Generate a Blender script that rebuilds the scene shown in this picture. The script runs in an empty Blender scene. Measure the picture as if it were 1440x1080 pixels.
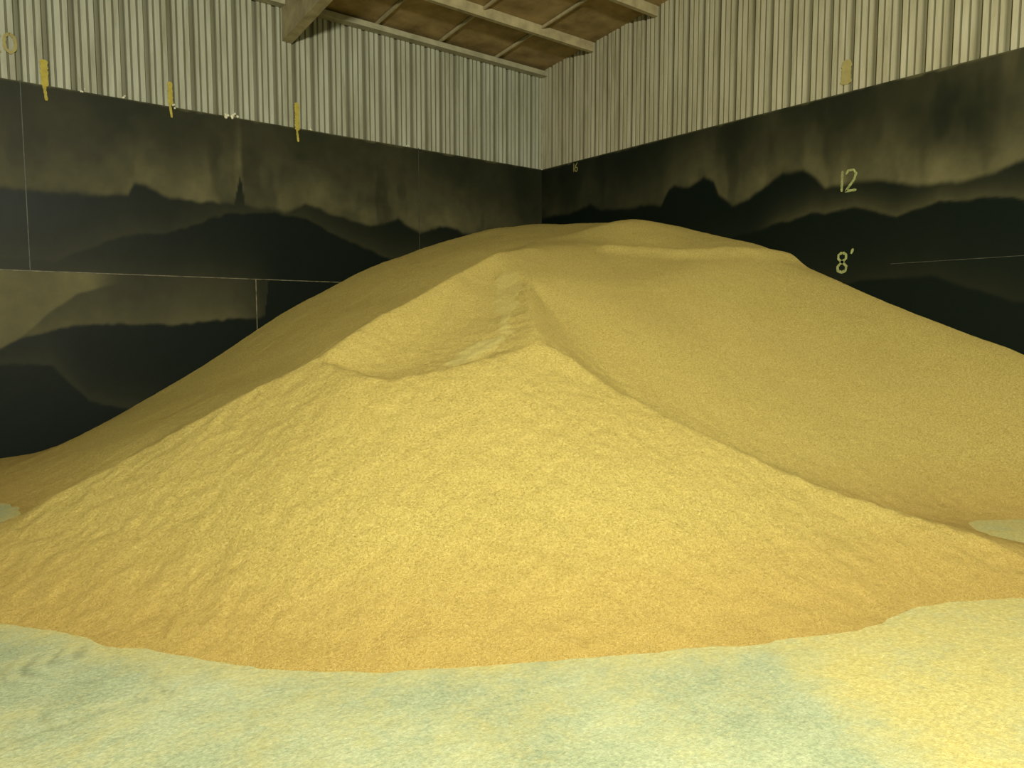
import bpy, math, numpy as np
from mathutils import Matrix, Vector
from mathutils.geometry import delaunay_2d_cdt
rng=np.random.default_rng(7)
scene=bpy.context.scene
# ------------------------------------------------------------ frame of the building
# x = s : distance from the right wall, running along the left wall
# y = r : distance from the left wall,  running along the right wall
# (the viewer stands at s=9.79, r=11.51 looking into the corner at 0,0)
SITE=(Matrix.Translation((0.605,15.1,0))@Matrix.Rotation(math.atan2(-.617,-.787),4,'Z')).inverted()
LINER=4.89; EAVE=6.81; SLOPE=0.095

def add_obj(name,verts,faces,mat=None,parent=None,smooth=False,top=False):
    me=bpy.data.meshes.new(name); 
    me.from_pydata([tuple(v) for v in verts],[],[tuple(f) for f in faces]); me.update()
    ob=bpy.data.objects.new(name,me); scene.collection.objects.link(ob)
    if mat: me.materials.append(mat)
    if smooth: me.polygons.foreach_set('use_smooth',[True]*len(me.polygons))
    if parent: ob.parent=parent
    return ob
def empty(name):
    e=bpy.data.objects.new(name,None); scene.collection.objects.link(e); e.empty_display_size=.2
    return e
def fast_grid(name,P,keep,mat,parent=None,attrs=None):
    ns,nr=P.shape[:2]
    idx=np.arange(ns*nr).reshape(ns,nr)
    q=np.stack([idx[:-1,:-1],idx[1:,:-1],idx[1:,1:],idx[:-1,1:]],-1)[keep]
    used=np.zeros(ns*nr,bool); used[q.ravel()]=True
    remap=np.cumsum(used)-1
    q=remap[q]; V=P.reshape(-1,3)[used]
    me=bpy.data.meshes.new(name)
    me.vertices.add(len(V)); me.vertices.foreach_set('co',V.astype(np.float32).ravel())
    me.loops.add(q.size); me.loops.foreach_set('vertex_index',q.astype(np.int32).ravel())
    me.polygons.add(len(q)); me.polygons.foreach_set('loop_start',np.arange(0,q.size,4,dtype=np.int32))
    me.polygons.foreach_set('loop_total',np.full(len(q),4,np.int32))
    me.update(calc_edges=True); me.validate()
    me.polygons.foreach_set('use_smooth',np.ones(len(q),bool))
    for k,a in (attrs or {}).items():
        at=me.attributes.new(k,'FLOAT','POINT'); at.data.foreach_set('value',a.reshape(-1)[used].astype(np.float32))
    ob=bpy.data.objects.new(name,me); scene.collection.objects.link(ob); me.materials.append(mat)
    if parent: ob.parent=parent
    return ob
def vnoise(X,Y,scale,seed):
    g=np.random.default_rng(seed).random((256,256))*2-1
    x=X/scale+37.3; y=Y/scale+11.7
    xi=np.floor(x).astype(int); yi=np.floor(y).astype(int); fx=x-xi; fy=y-yi
    fx=fx*fx*fx*(fx*(fx*6-15)+10); fy=fy*fy*fy*(fy*(fy*6-15)+10)
    a=g[xi%256,yi%256]; b=g[(xi+1)%256,yi%256]; c=g[xi%256,(yi+1)%256]; d=g[(xi+1)%256,(yi+1)%256]
    return (a*(1-fx)+b*fx)*(1-fy)+(c*(1-fx)+d*fx)*fy
def fbm(X,Y,scale,seed,o=4,gain=.5):
    t=0;a=1;n=0
    for i in range(o):
        # rotate each octave so no lattice direction shows through
        ca,sa=math.cos(.7+1.3*i),math.sin(.7+1.3*i)
        t=t+a*vnoise(X*ca-Y*sa+50,X*sa+Y*ca+50,scale/2**i,seed+i); n+=a; a*=gain
    return t/n
def sst(a,b,x):
    t=np.clip((x-a)/(b-a),0,1); return t*t*(3-2*t)

# ------------------------------------------------------------ materials
def newmat(name,rough=.8,spec=.3):
    m=bpy.data.materials.new(name); m.use_nodes=True; nt=m.node_tree
    b=nt.nodes['Principled BSDF']; b.inputs['Roughness'].default_value=rough
    b.inputs['Specular IOR Level'].default_value=spec
    return m,nt,b
def N(nt,t,**kw):
    n=nt.nodes.new(t)
    for k,v in kw.items():
        if k in n.inputs: n.inputs[k].default_value=v
        else: setattr(n,k,v)
    return n
def noise(nt,co,scale,detail=4,rough=.6,stretch=None):
    if stretch:
        mp=N(nt,'ShaderNodeMapping'); mp.inputs['Scale'].default_value=stretch
        nt.links.new(co,mp.inputs['Vector']); co=mp.outputs[0]
    n=N(nt,'ShaderNodeTexNoise'); n.inputs['Scale'].default_value=scale
    n.inputs['Detail'].default_value=detail; n.inputs['Roughness'].default_value=rough
    nt.links.new(co,n.inputs['Vector']); return n.outputs['Fac']
def ramp(nt,fac,stops):
    r=N(nt,'ShaderNodeValToRGB'); el=r.color_ramp.elements
    while len(el)<len(stops): el.new(.5)
    for e,(p,c) in zip(el,stops):
        e.position=p; e.color=(*c,1) if not isinstance(c,(int,float)) else (c,c,c,1)
    nt.links.new(fac,r.inputs['Fac']); return r.outputs['Color']
def mix(nt,fac,a,b,mode='MIX'):
    m=N(nt,'ShaderNodeMix',data_type='RGBA',blend_type=mode)
    for s,v in ((m.inputs[0],fac),(m.inputs[6],a),(m.inputs[7],b)):
        if hasattr(v,'links'): nt.links.new(v,s)
        elif isinstance(v,(int,float)): s.default_value=v
        else: s.default_value=(*v,1)
    return m.outputs[2]
def math_(nt,op,a,b=0.0):
    m=N(nt,'ShaderNodeMath',operation=op)
    for s,v in ((m.inputs[0],a),(m.inputs[1],b)):
        if hasattr(v,'links'): nt.links.new(v,s)
        else: s.default_value=v
    return m.outputs[0]
def bump(nt,b,h,strength,dist,prev=None):
    n=N(nt,'ShaderNodeBump'); n.inputs['Strength'].default_value=strength; n.inputs['Distance'].default_value=dist
    nt.links.new(h,n.inputs['Height'])
    if prev: nt.links.new(prev,n.inputs['Normal'])
    nt.links.new(n.outputs[0],b.inputs['Normal']); return n.outputs[0]
def obj_co(nt): return N(nt,'ShaderNodeTexCoord').outputs['Object']
def attr(nt,name): return N(nt,'ShaderNodeAttribute',attribute_name=name).outputs['Fac']

# grain meal
M_meal,nt,b=newmat('ground_grain_meal',.95,.06)
co=obj_co(nt)
big=noise(nt,co,.9,5,.6); col=ramp(nt,big,[(.3,(.63,.485,.14)),(.7,(.73,.585,.185))])
fine=noise(nt,co,56,5,.9); col=mix(nt,.74,col,ramp(nt,fine,[(.34,(.27,.18,.045)),(.46,(.61,.47,.13)),(.58,(.79,.64,.21)),(.70,(.98,.90,.50))]))
col=mix(nt,math_(nt,'MULTIPLY',attr(nt,'pale'),.42),col,(.88,.80,.32))
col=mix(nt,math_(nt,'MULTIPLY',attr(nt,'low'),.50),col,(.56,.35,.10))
nt.links.new(col,b.inputs['Base Color'])
n1=bump(nt,b,noise(nt,co,24,6,.88),1.0,.032)
bump(nt,b,noise(nt,co,110,3,.8),1.0,.009,n1)

# floor
M_floor,nt,b=newmat('dusty_concrete',.85,.15)
co=obj_co(nt)
c1=ramp(nt,noise(nt,co,1.3,10,.76),[(.34,(.20,.245,.155)),(.48,(.305,.355,.225)),(.64,(.43,.47,.295))])
c1=mix(nt,.5,c1,ramp(nt,noise(nt,co,50,4,.85),[(.3,(.13,.165,.10)),(.5,(.33,.375,.235)),(.7,(.58,.60,.39))]))
dn=math_(nt,'ADD',attr(nt,'dust'),math_(nt,'MULTIPLY',math_(nt,'SUBTRACT',noise(nt,co,2.8,12,.80),.5),2.0))
dcol=ramp(nt,noise(nt,co,40,4,.85),[(.3,(.36,.295,.095)),(.55,(.52,.455,.165)),(.75,(.70,.64,.31))])
c1=mix(nt,ramp(nt,dn,[(.22,0.0),(1.0,.9)]),c1,dcol)
c1=mix(nt,math_(nt,'MULTIPLY',attr(nt,'track'),.42),c1,(.09,.11,.06))
nt.links.new(c1,b.inputs['Base Color'])
n1=bump(nt,b,noise(nt,co,9,8,.75),.6,.02)
bump(nt,b,noise(nt,co,90,3,.7),.7,.004,n1)

# black liner with dust stains; the dust mask also carries a painted gloss
M_liner,nt,b=newmat('black_liner_with_dust',.42,.10)
co=obj_co(nt)
d=attr(nt,'dust')
d=math_(nt,'MULTIPLY',d,math_(nt,'ADD',.66,math_(nt,'MULTIPLY',noise(nt,co,4,8,.7),.68)))
col=mix(nt,d,(.003,.0060,.004),(.30,.268,.13))
scr=ramp(nt,noise(nt,co,3.2,9,.8,(1,1,2.2)),[(.69,0.0),(.74,1.0)])
col=mix(nt,math_(nt,'MULTIPLY',scr,.12),col,(.35,.33,.2))
nt.links.new(col,b.inputs['Base Color'])
nt.links.new(math_(nt,'ADD',.45,math_(nt,'MULTIPLY',d,.5)),b.inputs['Roughness'])
bump(nt,b,noise(nt,co,3,3,.5),.15,.02)

# metal siding
def metal(name,k,tint):
    m,nt,b=newmat(name,.5,.3)
    co=obj_co(nt)
    st=noise(nt,co,1.5,6,.7,(3,3,.35))
    f=lambda c:tuple(a*k*t for a,t in zip(c,tint))
    col=ramp(nt,st,[(.3,f((.36,.34,.23))),(.5,f((.54,.53,.40))),(.7,f((.68,.67,.54)))])
    col=mix(nt,math_(nt,'MULTIPLY',attr(nt,'groove_shade'),.80),col,(.07,.065,.028))  # rib recesses darkened in the colour: painted shade plus dust
    nt.links.new(col,b.inputs['Base Color']); return m
M_metalL=metal('painted_steel_siding',.60,(.96,1,1.03))
M_metalR=metal('painted_steel_siding_dusty',.62,(1.02,.98,.90))
def simple(name,c1,c2,scale,rough=.8,stretch=None,bs=.2):
    m,nt,b=newmat(name,rough); co=obj_co(nt); n=noise(nt,co,scale,5,.6,stretch)
    nt.links.new(ramp(nt,n,[(.3,c1),(.7,c2)]),b.inputs['Base Color']); bump(nt,b,n,bs,.01); return m
M_ceil=simple('dusty_roof_insulation',(.15,.105,.04),(.34,.25,.11),2.2)
M_beam=simple('dusty_beam',(.21,.18,.10),(.38,.33,.19),4,.7,(1,1,1))
M_trim=simple('steel_trim',(.22,.21,.14),(.34,.32,.22),5,.5)
M_seam=simple('liner_seam',(.03,.03,.02),(.20,.18,.11),9,.5)
M_seam2=simple('liner_seam_dark',(.015,.018,.012),(.07,.07,.05),9,.5)
M_yel=simple('yellow_paint',(.26,.21,.03),(.42,.35,.06),8,.7)
M_num=simple('pale_spray_paint',(.12,.135,.05),(.32,.34,.14),22,.7)
M_white=simple('foam',(.5,.48,.36),(.7,.68,.52),20,.8)

# ------------------------------------------------------------ the pile
pts=[];edges=[]
def add(l,chain=False):
    i0=len(pts)
    for p in l: pts.append((p[0],p[1],p[2] if len(p)>2 else 0.0))
    if chain: edges.extend((i,i+1) for i in range(i0,len(pts)-1))
    return i0
add([(10.6,-.02,-.06),(9.09,-.02,0.02),(8.44,-.02,.13),(7.53,-.02,.66),(6.53,-.02,1.24),(5.41,-.02,1.95),(4.15,-.02,2.62),(2.74,-.02,3.17),(1.12,-.02,3.64),(-.02,-.02,3.78)],True)
add([(-.02,1.41,3.68),(-.02,2.32,3.62),(-.02,2.99,3.50),(-.02,4.17,3.22),(-.02,5.2,2.92),(-.02,5.55,2.70),(-.02,6.52,2.28),(-.02,7.44,1.9),(-.02,8.54,1.47),(-.02,9.57,1.03),(-.02,11.4,0)],True)
add([(1.99,2.13,3.15),(3.63,3.89,2.76),(4.41,4.93,2.27),(5.07,5.81,1.90),(5.53,6.46,1.61)],True)     # central ridge
cidx=len(pts)-1
i=add([(7.19,5.42,1.50),(6.29,4.98,1.89),(5.07,4.42,2.35),(4.14,4.0,2.67)],True); edges.append((len(pts)-1,cidx-3))  # rim
add([(7.91,3.58,.69),(7.20,3.63,1.00),(6.31,3.44,1.35),(5.19,3.30,1.85),(4.04,3.06,2.38),(8.77,3.67,.14),(3.0,1.6,2.95)])
a=add([(7.86,5.27,1.15),(8.55,5.11,.77),(9.05,5.10,.52),(9.51,5.12,.31),(10.01,4.99,.08),(10.4,4.9,0)],True); edges.append((i,a))
add([(9.36,2.14,.01),(9.08,3.21,-.01),(9.59,3.55,-.05),(9.19,3.56,-.04),(10.2,2.2,-.06),(10.17,3.78,-.06),(9.25,1.2,.06)])
a=add([(7.13,6.04,1.37),(6.95,6.25,1.33),(6.64,6.35,1.37),(6.38,6.43,1.41),(6.0,6.48,1.47)],True); edges.append((i,a)); edges.append((len(pts)-1,cidx))
add([(6.75,5.75,1.30),(6.48,5.85,1.32),(6.1,6.1,1.40),(5.74,5.16,1.72),(6.2,5.35,1.54),(4.75,4.75,2.10),(5.25,5.3,1.82)])
a=add([(5.38,6.71,1.48),(5.30,7.15,1.22),(5.10,7.69,.97),(4.68,8.40,.63),(4.44,8.84,.46),(4.02,9.43,.28),(3.89,9.79,.21),(3.66,10.22,.12),(3.4,10.9,0)],True); edges.append((cidx,a))
add([(4.67,6.64,1.06),(4.34,7.15,.76),(3.77,7.84,.37),(3.25,8.38,.12)])
add([(2.40,8.90,-.02),(2.10,9.20,-.03),(1.40,9.93,-.03),(2.75,9.2,-.05),(2.45,9.6,-.08),(.6,10.9,-.03),(2.2,10.3,-.08)])
add([(2.78,5.19,2.26),(2.89,6.37,1.57),(2.40,7.40,.97),(1.49,8.11,.86),(.89,3.24,3.44),(.78,5.36,2.76),(1.26,4.22,2.92),(1.70,3.63,2.98)])
add([(10.6,5.0),(10.10,5.71),(9.59,6.25),(9.30,6.67),(9.03,6.98),(8.90,7.40),(8.51,7.81),(8.0,8.27),(7.54,8.51),(7.03,8.80),(6.57,9.06),(6.28,9.04),(5.91,9.27),(5.63,9.46),(4.94,9.49),(4.11,9.87),(3.27,10.29),(2.9,11.0)],True)
add([(6.16,8.07,.62)])
add([(12,-.3,-.5),(12,12.5,-.5),(-.3,12.5,-.5),(6,12.5,-.5),(12,6,-.5),(9,9.5,-.4),(-.3,-.3,3.85),(-.3,5,3),(5,-.3,2.3)])
V2=[Vector((p[0],p[1])) for p in pts]
res=delaunay_2d_cdt(V2,edges,[],0,1e-5)
ov,of,orig=res[0],res[2],res[3]
oz=[]
for k,v in enumerate(ov):
    if orig[k]: oz.append(pts[orig[k][0]][2])
    else:
        dd=sorted(((v-w).length,p[2]) for w,p in zip(V2,pts))[:2]; oz.append((dd[0][1]*dd[1][0]+dd[1][1]*dd[0][0])/(dd[0][0]+dd[1][0]))
H=.02
S=np.arange(0,11.2,H)+.012; R_=np.arange(0,12.0,H)+.012; SS,RR=np.meshgrid(S,R_,indexing='ij'); Z=np.full(SS.shape,-.5)
for f in of:
    tri=[(ov[k].x,ov[k].y,oz[k]) for k in f]
    if len(tri)!=3: continue
    (x0,y0,z0),(x1,y1,z1),(x2,y2,z2)=tri
    D=(y1-y2)*(x0-x2)+(x2-x1)*(y0-y2)
    if abs(D)<1e-9: continue
    a0=max(int(math.floor(min(x0,x1,x2)/H))-2,0); a1=min(int(math.ceil(max(x0,x1,x2)/H))+2,len(S))
    b0=max(int(math.floor(min(y0,y1,y2)/H))-2,0); b1=min(int(math.ceil(max(y0,y1,y2)/H))+2,len(R_))
    if a1<=a0 or b1<=b0: continue
    X=SS[a0:a1,b0:b1]; Y=RR[a0:a1,b0:b1]
    w0=((y1-y2)*(X-x2)+(x2-x1)*(Y-y2))/D; w1=((y2-y0)*(X-x2)+(x0-x2)*(Y-y2))/D; w2=1-w0-w1
    m=(w0>=-1e-4)&(w1>=-1e-4)&(w2>=-1e-4)
    zz=w0*z0+w1*z1+w2*z2
    sub=Z[a0:a1,b0:b1]; sub[m]=zz[m]
def blur(A,sig):
    n=int(sig*3)+1; k=np.exp(-.5*(np.arange(-n,n+1)/sig)**2); k/=k.sum()
    for ax in (0,1):
        P=np.pad(A,[(n,n) if i==ax else (0,0) for i in (0,1)],mode='edge'); out=np.zeros_like(A)
        for j,w in enumerate(k):
            sl=[slice(None)]*2; sl[ax]=slice(j,j+A.shape[ax]); out+=w*P[tuple(sl)]
        A=out
    return A
def segd(poly,X,Y):
    best=np.full(X.shape,9.)
    for (s0,r0),(s1,r1) in zip(poly[:-1],poly[1:]):
        dx,dy=s1-s0,r1-r0; t=np.clip(((X-s0)*dx+(Y-r0)*dy)/(dx*dx+dy*dy),0,1)
        best=np.minimum(best,np.hypot(X-s0-t*dx,Y-r0-t*dy))
    return best
# crests stay crisp, everything else is softened
crests=[[(3.63,3.89),(4.41,4.93),(5.07,5.81),(5.53,6.46),(5.38,6.71),(5.30,7.15),(5.10,7.69),(4.68,8.40),(4.44,8.84),(4.02,9.43)],
        [(3.63,3.89),(4.14,4.0),(5.07,4.42),(6.29,4.98),(7.19,5.42),(7.86,5.27),(8.55,5.11),(9.05,5.10)],
        [(7.19,5.42),(7.13,6.04),(6.95,6.25),(6.64,6.35),(6.38,6.43),(6.0,6.48),(5.53,6.46)]]
dc=np.minimum.reduce([segd(c,SS,RR) for c in crests])
Zs,Zm=blur(Z,1.4),blur(Z,9)
crest=sst(.45,.12,dc)
Z=Zs*crest+Zm*(1-crest)
wx=fbm(SS,RR,1.2,90,2)*.12; wy=fbm(SS,RR,1.2,95,2)*.12
amp=sst(-.02,.35,Z)
edge=sst(-.05,.1,Z)
view=9.79*.617+11.51*.787-(SS*.617+RR*.787)          # distance towards the corner from the open side
near=1-.65*sst(5.8,8.5,view)
Z=Z+amp*(fbm(SS+wx,RR+wy,1.3,1,3)*.032)+edge*near*(fbm(SS+wx,RR+wy,.22,20,3)*.009+fbm(SS,RR,.08,30,2)*.012)
Z=Z+(1-edge)*fbm(SS,RR,.35,50,3)*.02+ (1-amp)*edge*fbm(SS,RR,.5,60,3)*.025
Z=Z+.05*np.exp(-((SS-.9)**2+(RR-3.1)**2)/.4)
dl=segd([(2.1,4.0),(1.55,4.35),(1.1,4.95),(.5,5.35),(.0,5.6)],SS+fbm(SS,RR,.5,70,3)*.1,RR)
Z=Z+.08*np.exp(-(dl/.16)**2)
# slumped pale streaks below the ridge, on the left face
pale=np.zeros_like(Z)
for (s0,r0,s1,r1,rad,w) in [(6.15,6.10,5.75,5.98,.15,1),(5.75,5.98,5.45,5.95,.07,.8),(5.5,5.9,4.9,5.2,.10,.7),(4.95,5.2,4.5,4.65,.12,.5)]:
    dd=segd([(s0,r0),(s1,r1)],SS,RR)+fbm(SS,RR,.25,77,3)*.13
    pale=np.maximum(pale,w*sst(rad*1.2,rad*.6,dd))
Z=Z+pale*.018
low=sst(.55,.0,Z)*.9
zf=np.maximum(np.maximum(Z[:-1,:-1],Z[1:,:-1]),np.maximum(Z[1:,1:],Z[:-1,1:]))
P=np.stack([SS,RR,Z],-1)
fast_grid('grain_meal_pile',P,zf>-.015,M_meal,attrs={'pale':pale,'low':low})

# ------------------------------------------------------------ floor
fs=np.arange(-.1,15.01,.03); fr=np.arange(-.1,17.01,.03); FS,FR=np.meshgrid(fs,fr,indexing='ij')
def zat(s,r):
    i=np.clip((s/H).round().astype(int),0,len(S)-1); j=np.clip((r/H).round().astype(int),0,len(R_)-1); return Z[i,j]
foot=blur((zat(FS,FR)>-.01).astype(float),10)
nx,ny=1.21/1.355,-.61/1.355
sd=-((FS-6.28)*nx+(FR-9.04)*ny)      # >0 towards the right-hand dust field
dust=np.clip(foot*1.4,0,1)
dust=np.maximum(dust,.92*sst(-.35,.45,sd)*sst(8.2,9.2,FR+.3))
dust=np.maximum(dust,.28*sst(8.5,7.0,FR)*sst(8.5,9.5,FS))
dust=np.maximum(dust,.34*sst(1.6,.2,np.abs(FR-8.9-.4*(7.6-FS))))
dust=np.clip(dust,0,1)
track=np.zeros_like(FS)
for (r0,sl,s_lo,w) in [(7.12,.10,8.6,.20),(7.75,.12,8.6,.18),(8.5,.2,8.2,.14)]:
    c=r0+sl*(FS-9.5); dd=FR-c
    lug=sst(.0,.9,np.sin((FS*1.0+dd*dd*2.6+fbm(FS,FR,.3,230,2)*.05)*2*math.pi/.12))
    track=np.maximum(track,lug*sst(w,w*.5,np.abs(dd)+fbm(FS,FR,.15,240,2)*.04)*sst(s_lo,s_lo+.4,FS)*sst(-.25,.35,fbm(FS,FR,.3,200,4)))
for k in range(9):
    c=7.0+.28*k+.18*(FS-9.5)+fbm(FS,FS*0+k,.8,500+k,2)*.05
    track=np.maximum(track,.65*sst(.025,.0,np.abs(FR-c))*sst(.0,.4,fbm(FS,FR,.5,520+k,2))*sst(6.5,8.0,FS))
track*=1-sst(.2,.7,foot)
FZ=fbm(FS,FR,2.0,140,2)*.004-.004-track*.005
fast_grid('floor',np.stack([FS,FR,FZ],-1),np.ones((len(fs)-1,len(fr)-1),bool),M_floor,attrs={'dust':dust,'track':track})

# ------------------------------------------------------------ walls
def lerp(line,T): 
    l=sorted(line); return np.interp(T,[p[0] for p in l],[p[1] for p in l])
def box(x0,x1,y0,y1,z0,z1):
    v=[(x,y,z) for x in (x0,x1) for y in (y0,y1) for z in (z0,z1)]
    f=[(0,1,3,2),(4,6,7,5),(0,4,5,1),(2,3,7,6),(0,2,6,4),(1,5,7,3)]
    return v,f
def merged(name,parts,mat,parent=None):
    V=[];F=[]
    for v,f in parts:
        o=len(V); V+=v; F+=[tuple(i+o for i in q) for q in f]
    return add_obj(name,V,F,mat,parent)
def wall_grid(length):
    t=np.arange(0,length+.01,.025); z=np.arange(0,LINER+.001,.0245); return np.meshgrid(t,z,indexing='ij')
L1=[(13,3.6),(9.08,3.52),(8.61,3.51),(8.04,3.51),(7.60,3.54),(7.51,3.69),(7.37,3.69),(7.05,3.56),(6.14,3.57),(6.04,4.04),(5.98,3.59),(5.36,3.54),(5.01,3.66),(4.39,3.55),(3.87,3.41),(3.31,3.58),(2.88,3.36),(2.43,3.53),(1.46,3.40),(.22,3.56),(0,3.6)]
L1b=[(13,2.6),(8.5,2.6),(7.89,2.90),(6.97,3.11),(6.46,3.34),(5.81,3.50),(5.13,3.48),(4.40,3.2),(3.6,2.9),(0,2.8)]
L2=[(13,1.3),(9.17,1.45),(8.94,1.59),(8.61,1.91),(8.27,2.16),(7.92,2.29),(7.28,2.40),(5.85,2.43),(5.4,2.4),(0,2.4)]
L3=[(13,1.7),(9.16,1.63),(8.94,1.58),(8.53,1.70),(7.94,1.77),(7.49,1.72),(7.01,1.76),(6.19,1.82),(5.72,1.90),(5.58,2.95),(5.14,3.03),(4.41,2.78),(3,2.6),(0,2.5)]
T,Zz=wall_grid(13)
jag=fbm(T,T*0+3,.45,301,5,.6)*.06+fbm(T,Zz,.2,305,3)*.03
def over(D,line,ampl,scale,base):
    h=Zz-(lerp(line,T)+jag); k=sst(-.015,.04,h)
    band=base+ampl*np.exp(-np.maximum(h,0)/scale)
    return D*(1-k)+k*band
D=np.full(T.shape,.0)
D=over(D,[(13,.9),(9,1.25),(8.6,1.2),(8.2,.7),(7,.3),(0,.3)],.06,.25,.0)
D=over(D,L3,.17,.5,.04)
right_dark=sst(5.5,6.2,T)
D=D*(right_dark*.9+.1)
m=sst(-.02,.03,Zz-lerp(L2,T)-jag*.5)*(Zz<2.46)*sst(8.1,8.6,T+.4)
D=D*(1-m)+m*.32
up=Zz>=2.46
Du=np.full(T.shape,.0)+.06*np.exp(-np.abs(Zz-2.46)/.3)*sst(5.4,6.2,T)
Du=over(Du,L1b,.07,.3,.0)
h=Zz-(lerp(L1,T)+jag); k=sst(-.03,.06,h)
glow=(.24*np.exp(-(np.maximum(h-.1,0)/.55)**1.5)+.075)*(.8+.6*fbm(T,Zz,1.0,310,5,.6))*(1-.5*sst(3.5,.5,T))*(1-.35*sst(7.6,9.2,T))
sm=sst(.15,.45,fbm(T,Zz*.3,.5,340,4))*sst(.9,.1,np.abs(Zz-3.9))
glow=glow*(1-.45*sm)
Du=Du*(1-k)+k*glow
D=np.where(up,Du,D)
D=np.maximum(D,sst(LINER-.05,LINER-.01,Zz+fbm(T,T*0,.2,320,3)*.03)*.25)
D=np.clip(D*(1+.25*fbm(T,Zz*.5,.4,330,4)),0,1)
wl=empty('wall_left')
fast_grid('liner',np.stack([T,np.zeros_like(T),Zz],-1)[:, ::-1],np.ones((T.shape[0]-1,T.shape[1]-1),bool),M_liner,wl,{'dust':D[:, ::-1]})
T,Zz=wall_grid(14)
R1=[(0,3.9),(.18,3.91),(.82,3.91),(1.1,3.92),(1.41,3.97),(1.7,3.88),(1.97,3.85),(2.3,3.80),(2.66,3.84),(3.14,3.74),(3.3,3.98),(3.41,4.03),(3.7,3.98),(4.01,4.08),(4.2,3.98),(4.29,3.80),(4.56,3.60),(4.93,3.70),(5.40,3.93),(5.73,3.92),(6.06,3.66),(6.46,3.66),(6.84,3.62),(7.29,3.47),(7.62,3.46),(8.15,3.50),(8.43,3.58),(14,3.6)]
R2=[(0,2.9),(4.17,3.1),(5.19,3.19),(5.97,3.31),(6.48,3.32),(7.04,3.12),(7.55,3.25),(8.17,3.23),(8.46,3.14),(14,3.0)]
jag=fbm(T,T*0+9,.45,401,5,.6)*.05+fbm(T,Zz,.2,405,3)*.02
D=np.zeros(T.shape)
D=over(D,[(0,2.2),(6,2.3),(7.5,2.35),(8.4,2.0),(14,2)],.03,.3,.0)
D=over(D,R2,.16,.16,.0)
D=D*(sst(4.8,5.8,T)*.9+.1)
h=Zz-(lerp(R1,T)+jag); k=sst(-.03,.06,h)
glow=(.30*np.exp(-(np.maximum(h-.05,0)/.5)**1.5)+.04+.10*sst(6.5,8.4,T)*sst(4.1,4.8,Zz))*(.85+.5*fbm(T,Zz,1.0,410,5,.6))*(.3+.7*sst(2.6,4.8,T))  # dust band, plus a painted gloss lightening the far upper end
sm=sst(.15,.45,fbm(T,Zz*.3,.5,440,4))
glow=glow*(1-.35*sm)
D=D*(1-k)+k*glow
D=np.maximum(D,sst(LINER-.04,LINER-.01,Zz+fbm(T,T*0,.2,420,3)*.03)*.25)
D=np.clip(D*(1+.25*fbm(T,Zz*.5,.4,430,4)),0,1)
wr=empty('wall_right')
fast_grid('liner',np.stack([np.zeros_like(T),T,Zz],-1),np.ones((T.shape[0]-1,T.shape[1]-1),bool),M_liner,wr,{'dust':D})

def siding(name,length,topf,put,parent,mat):
    prof=[];p=.305
    n=int(length/p)+1
    for i in range(n):
        o=i*p
        prof+= [(o+.000,0,0),(o+.055,0,0),(o+.062,-.012,1),(o+.078,-.012,1),(o+.085,0,0),
                (o+.150,0,0),(o+.157,-.012,1),(o+.173,-.012,1),(o+.180,0,0),
                (o+.222,0,.15),(o+.240,-.045,1),(o+.285,-.045,.75),(o+.303,0,.3)]
    P=[];G=[]
    for t,d,g in prof:
        t=min(t,length); row=[];gr=[]
        for z in (LINER-.12,LINER+.6,topf(t)):
            row.append(put(t,d,z)); gr.append(g)
        P.append(row);G.append(gr)
    P=np.array(P);G=np.array(G)
    ob=fast_grid(name,P,np.ones((P.shape[0]-1,P.shape[1]-1),bool),mat,parent,{'groove_shade':G})
    ob.data.polygons.foreach_set('use_smooth',np.zeros(len(ob.data.polygons),bool))
siding('siding',13,lambda t:EAVE,lambda t,d,z:(t,d-.012,z),wl,M_metalL)
siding('siding',14,lambda t:EAVE+SLOPE*t,lambda t,d,z:(d-.012,t,z),wr,M_metalR)

merged('panel_seams',[box(0,13,0,.006,2.455,2.465),box(5.844,5.856,0,.006,0,2.46)],M_seam,wl)
merged('panel_seams',[box(8.795,8.805,0,.006,2.46,LINER),box(2.885,2.895,0,.006,2.46,LINER)],M_seam2,wl)
merged('panel_seams',[box(0,.005,7.0,14,2.54,2.547)],M_seam2,wr)
merged('corner_trim',[box(-.01,.012,-.01,.012,LINER,EAVE-.05)],M_trim,wl)

# painted marks
def stroke(name,poly,w,put,mat,parent,off=.004):
    V=[];F=[]
    for pl in poly:
        pl=[np.array(p,float) for p in pl]
        q=[]
        for a,bb in zip(pl[:-1],pl[1:]):
            n=max(2,int(np.linalg.norm(bb-a)/.02))
            for j in range(n): q.append(a+(bb-a)*j/n)
        q.append(pl[-1])
        o=len(V)
        for i,p in enumerate(q):
            t=q[min(i+1,len(q)-1)]-q[max(i-1,0)]; t/=np.linalg.norm(t)+1e-9; nrm=np.array((-t[1],t[0]))
            ww=w*(.8+.4*rng.random())/2*(1 if 0<i<len(q)-1 else .5)
            for sg in (-1,1):
                a=p+nrm*ww*sg; V.append(put(a[0],a[1],off))
        F+=[(o+2*i,o+2*i+1,o+2*i+3,o+2*i+2) for i in range(len(q)-1)]
    add_obj(name,V,F,mat,parent)
putL=lambda x,z,o:(x,o,z)
putR=lambda x,z,o:(o,x,z)
for s0,z0,z1,w in [(8.53,4.74,5.20,.085),(7.0,4.78,5.22,.07),(5.12,4.72,5.27,.075)]:
    stroke('paint_mark',[[(s0,z1),(s0,z0+.12)]],w,putL,M_yel,wl,.006)
    stroke('paint_drip',[[(s0+.01,z0+.14),(s0-.01,z0-.06)]],w*.45,putL,M_yel,wl,.009)
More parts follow.
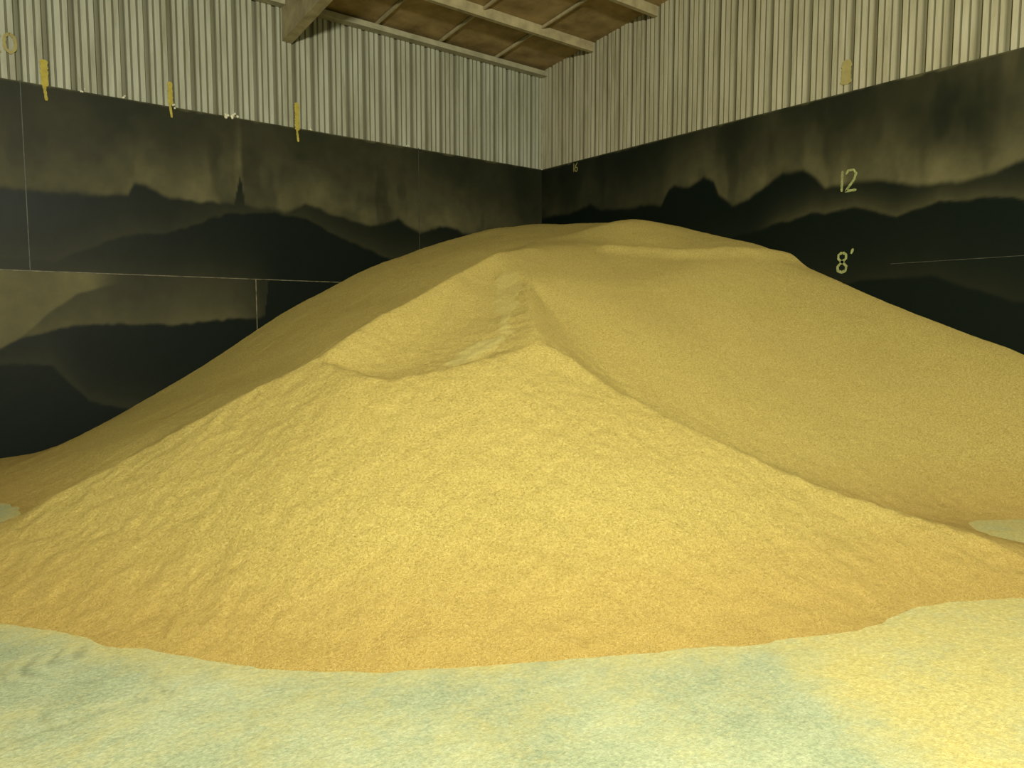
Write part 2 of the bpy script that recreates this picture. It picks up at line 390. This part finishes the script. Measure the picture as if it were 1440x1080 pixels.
def digits(txt,x0,z0,h,sgn):
    G={'1':[[(.2,0),(.2,1)]],'2':[[(0,.8),(.12,.97),(.38,.97),(.5,.78),(.42,.5),(.05,.05),(0,0),(.55,0)]],
       '0':[[(.25,1),(.05,.8),(0,.5),(.05,.2),(.25,0),(.45,.2),(.5,.5),(.45,.8),(.25,1)]],
       '8':[[(.25,1),(.05,.88),(.05,.68),(.25,.52),(.48,.3),(.45,.08),(.25,0),(.05,.08),(.02,.3),(.25,.52),(.45,.68),(.45,.88),(.25,1)]],
       '6':[[(.45,1),(.15,.7),(0,.3),(.12,.02),(.35,.02),(.48,.25),(.35,.48),(.1,.42)]],"'":[[(.12,1.15),(.02,.9)]]}
    out=[];x=x0
    for c in txt:
        for pl in G[c]: out.append([(x+sgn*a*h,z0+bb*h) for a,bb in pl])
        x+=sgn*h*(.38 if c=='1' else .68)
    return out
M_fade=simple('faded_yellow',(.24,.20,.07),(.32,.28,.11),6)
stroke('height_number_20',digits('20',9.12,5.2,.25,-1),.035,putL,M_fade,wl,.006)
stroke('height_number_12',digits('12',6.25,3.56,.28,1),.032,putR,M_num,wr)
stroke('height_number_8',digits("8'",6.28,2.47,.27,1),.036,putR,M_num,wr)
stroke('height_number_16',digits('16',.92,4.68,.16,1),.018,putR,M_fade,wr)
stroke('paint_mark',[[(6.31,4.98),(6.31,5.3)]],.14,putR,M_fade,wr,.002)
import bmesh
bm=bmesh.new()
for s0,sz in [(6.2,.05),(6.13,.03),(6.95,.018),(7.6,.02),(4.9,.014),(8.1,.02),(3.1,.014)]:
    for j in range(4):
        bmesh.ops.create_icosphere(bm,subdivisions=2,radius=sz*(.4+.5*rng.random()),matrix=Matrix.Translation((s0+rng.normal()*sz,-.005,LINER+rng.normal()*sz*.8)))
me=bpy.data.meshes.new('foam_residue'); bm.to_mesh(me); bm.free(); me.materials.append(M_white)
ob=bpy.data.objects.new('foam_residue',me); scene.collection.objects.link(ob); ob.parent=wl

# ------------------------------------------------------------ ceiling
ce=empty('ceiling')
def roofz(r): return EAVE+SLOPE*r
merged('eave_trim',[box(0,13,0,.16,EAVE-.14,EAVE-.05),box(0,13,-.05,.03,EAVE-.05,EAVE+.02)],M_trim,ce)
v=[(-.1,-.1,roofz(-.1)),(15,-.1,roofz(-.1)),(15,17,roofz(17)),(-.1,17,roofz(17))]
add_obj('roof_deck',v+[(x,y,z+.1) for x,y,z in v],[(0,1,2,3),(4,7,6,5),(0,4,5,1),(1,5,6,2),(2,6,7,3),(3,7,4,0)],M_ceil,ce)
def purlin(r,w,h,s0=0,s1=13.5,drop=0):
    z=roofz(r)-drop; return box(s0,s1,r-w/2,r+w/2,z-h,z-.002)
merged('purlins',[purlin(r,.08,.17) for r in (1.42,2.95,4.5,6.0,7.5,9.0,10.5,12)],M_beam,ce)
def rafter(s,w,r1,hz):
    V=[]
    for x in (s-w/2,s+w/2):
        V+=[(x,0,roofz(0)-.02),(x,r1,roofz(r1)-.02),(x,r1,roofz(r1)-hz),(x,0,roofz(0)-hz-.04)]
    return V,[(0,1,2,3),(7,6,5,4),(0,4,5,1),(1,5,6,2),(2,6,7,3),(3,7,4,0)]
merged('rafters',[rafter(5.25,.16,15,.60),rafter(11.3,.16,15,.60)],M_beam,ce)
parts=[]
for s0 in (1.25,2.5,3.75,7.0,8.5,10):
    V,F=rafter(s0,.03,15,.03); parts.append((V,F))
merged('panel_joints',parts,M_beam,ce)

# ------------------------------------------------------------ lights
def at_site(loc): return SITE@Vector(loc)
def lamp(name,loc,target,size,power,color):
    d=bpy.data.lights.new(name,'AREA'); d.shape='DISK'; d.size=size; d.energy=power; d.color=color
    o=bpy.data.objects.new(name,d); scene.collection.objects.link(o)
    a,t=at_site(loc),at_site(target)
    o.location=a; o.rotation_euler=(t-a).to_track_quat('-Z','Y').to_euler()
lamp('floodlight',(1.7,-2.2,5.0),(0.0,8.5,1.5),.6,1650,(1,.965,.74))
w=bpy.data.worlds.new('world'); scene.world=w; w.use_nodes=True
w.node_tree.nodes['Background'].inputs[0].default_value=(.90,.94,.74,1)
w.node_tree.nodes['Background'].inputs[1].default_value=.41

cd=bpy.data.cameras.new('camera'); cam=bpy.data.objects.new('camera',cd); scene.collection.objects.link(cam)
cd.sensor_width=36; cd.lens=1027/1440*36
cam.matrix_world=SITE@Matrix.Translation((0,0,1.77))@Matrix.Rotation(math.radians(90-4.73),4,'X')
scene.camera=cam
scene.view_settings.view_transform='Standard'
scene.view_settings.exposure=0
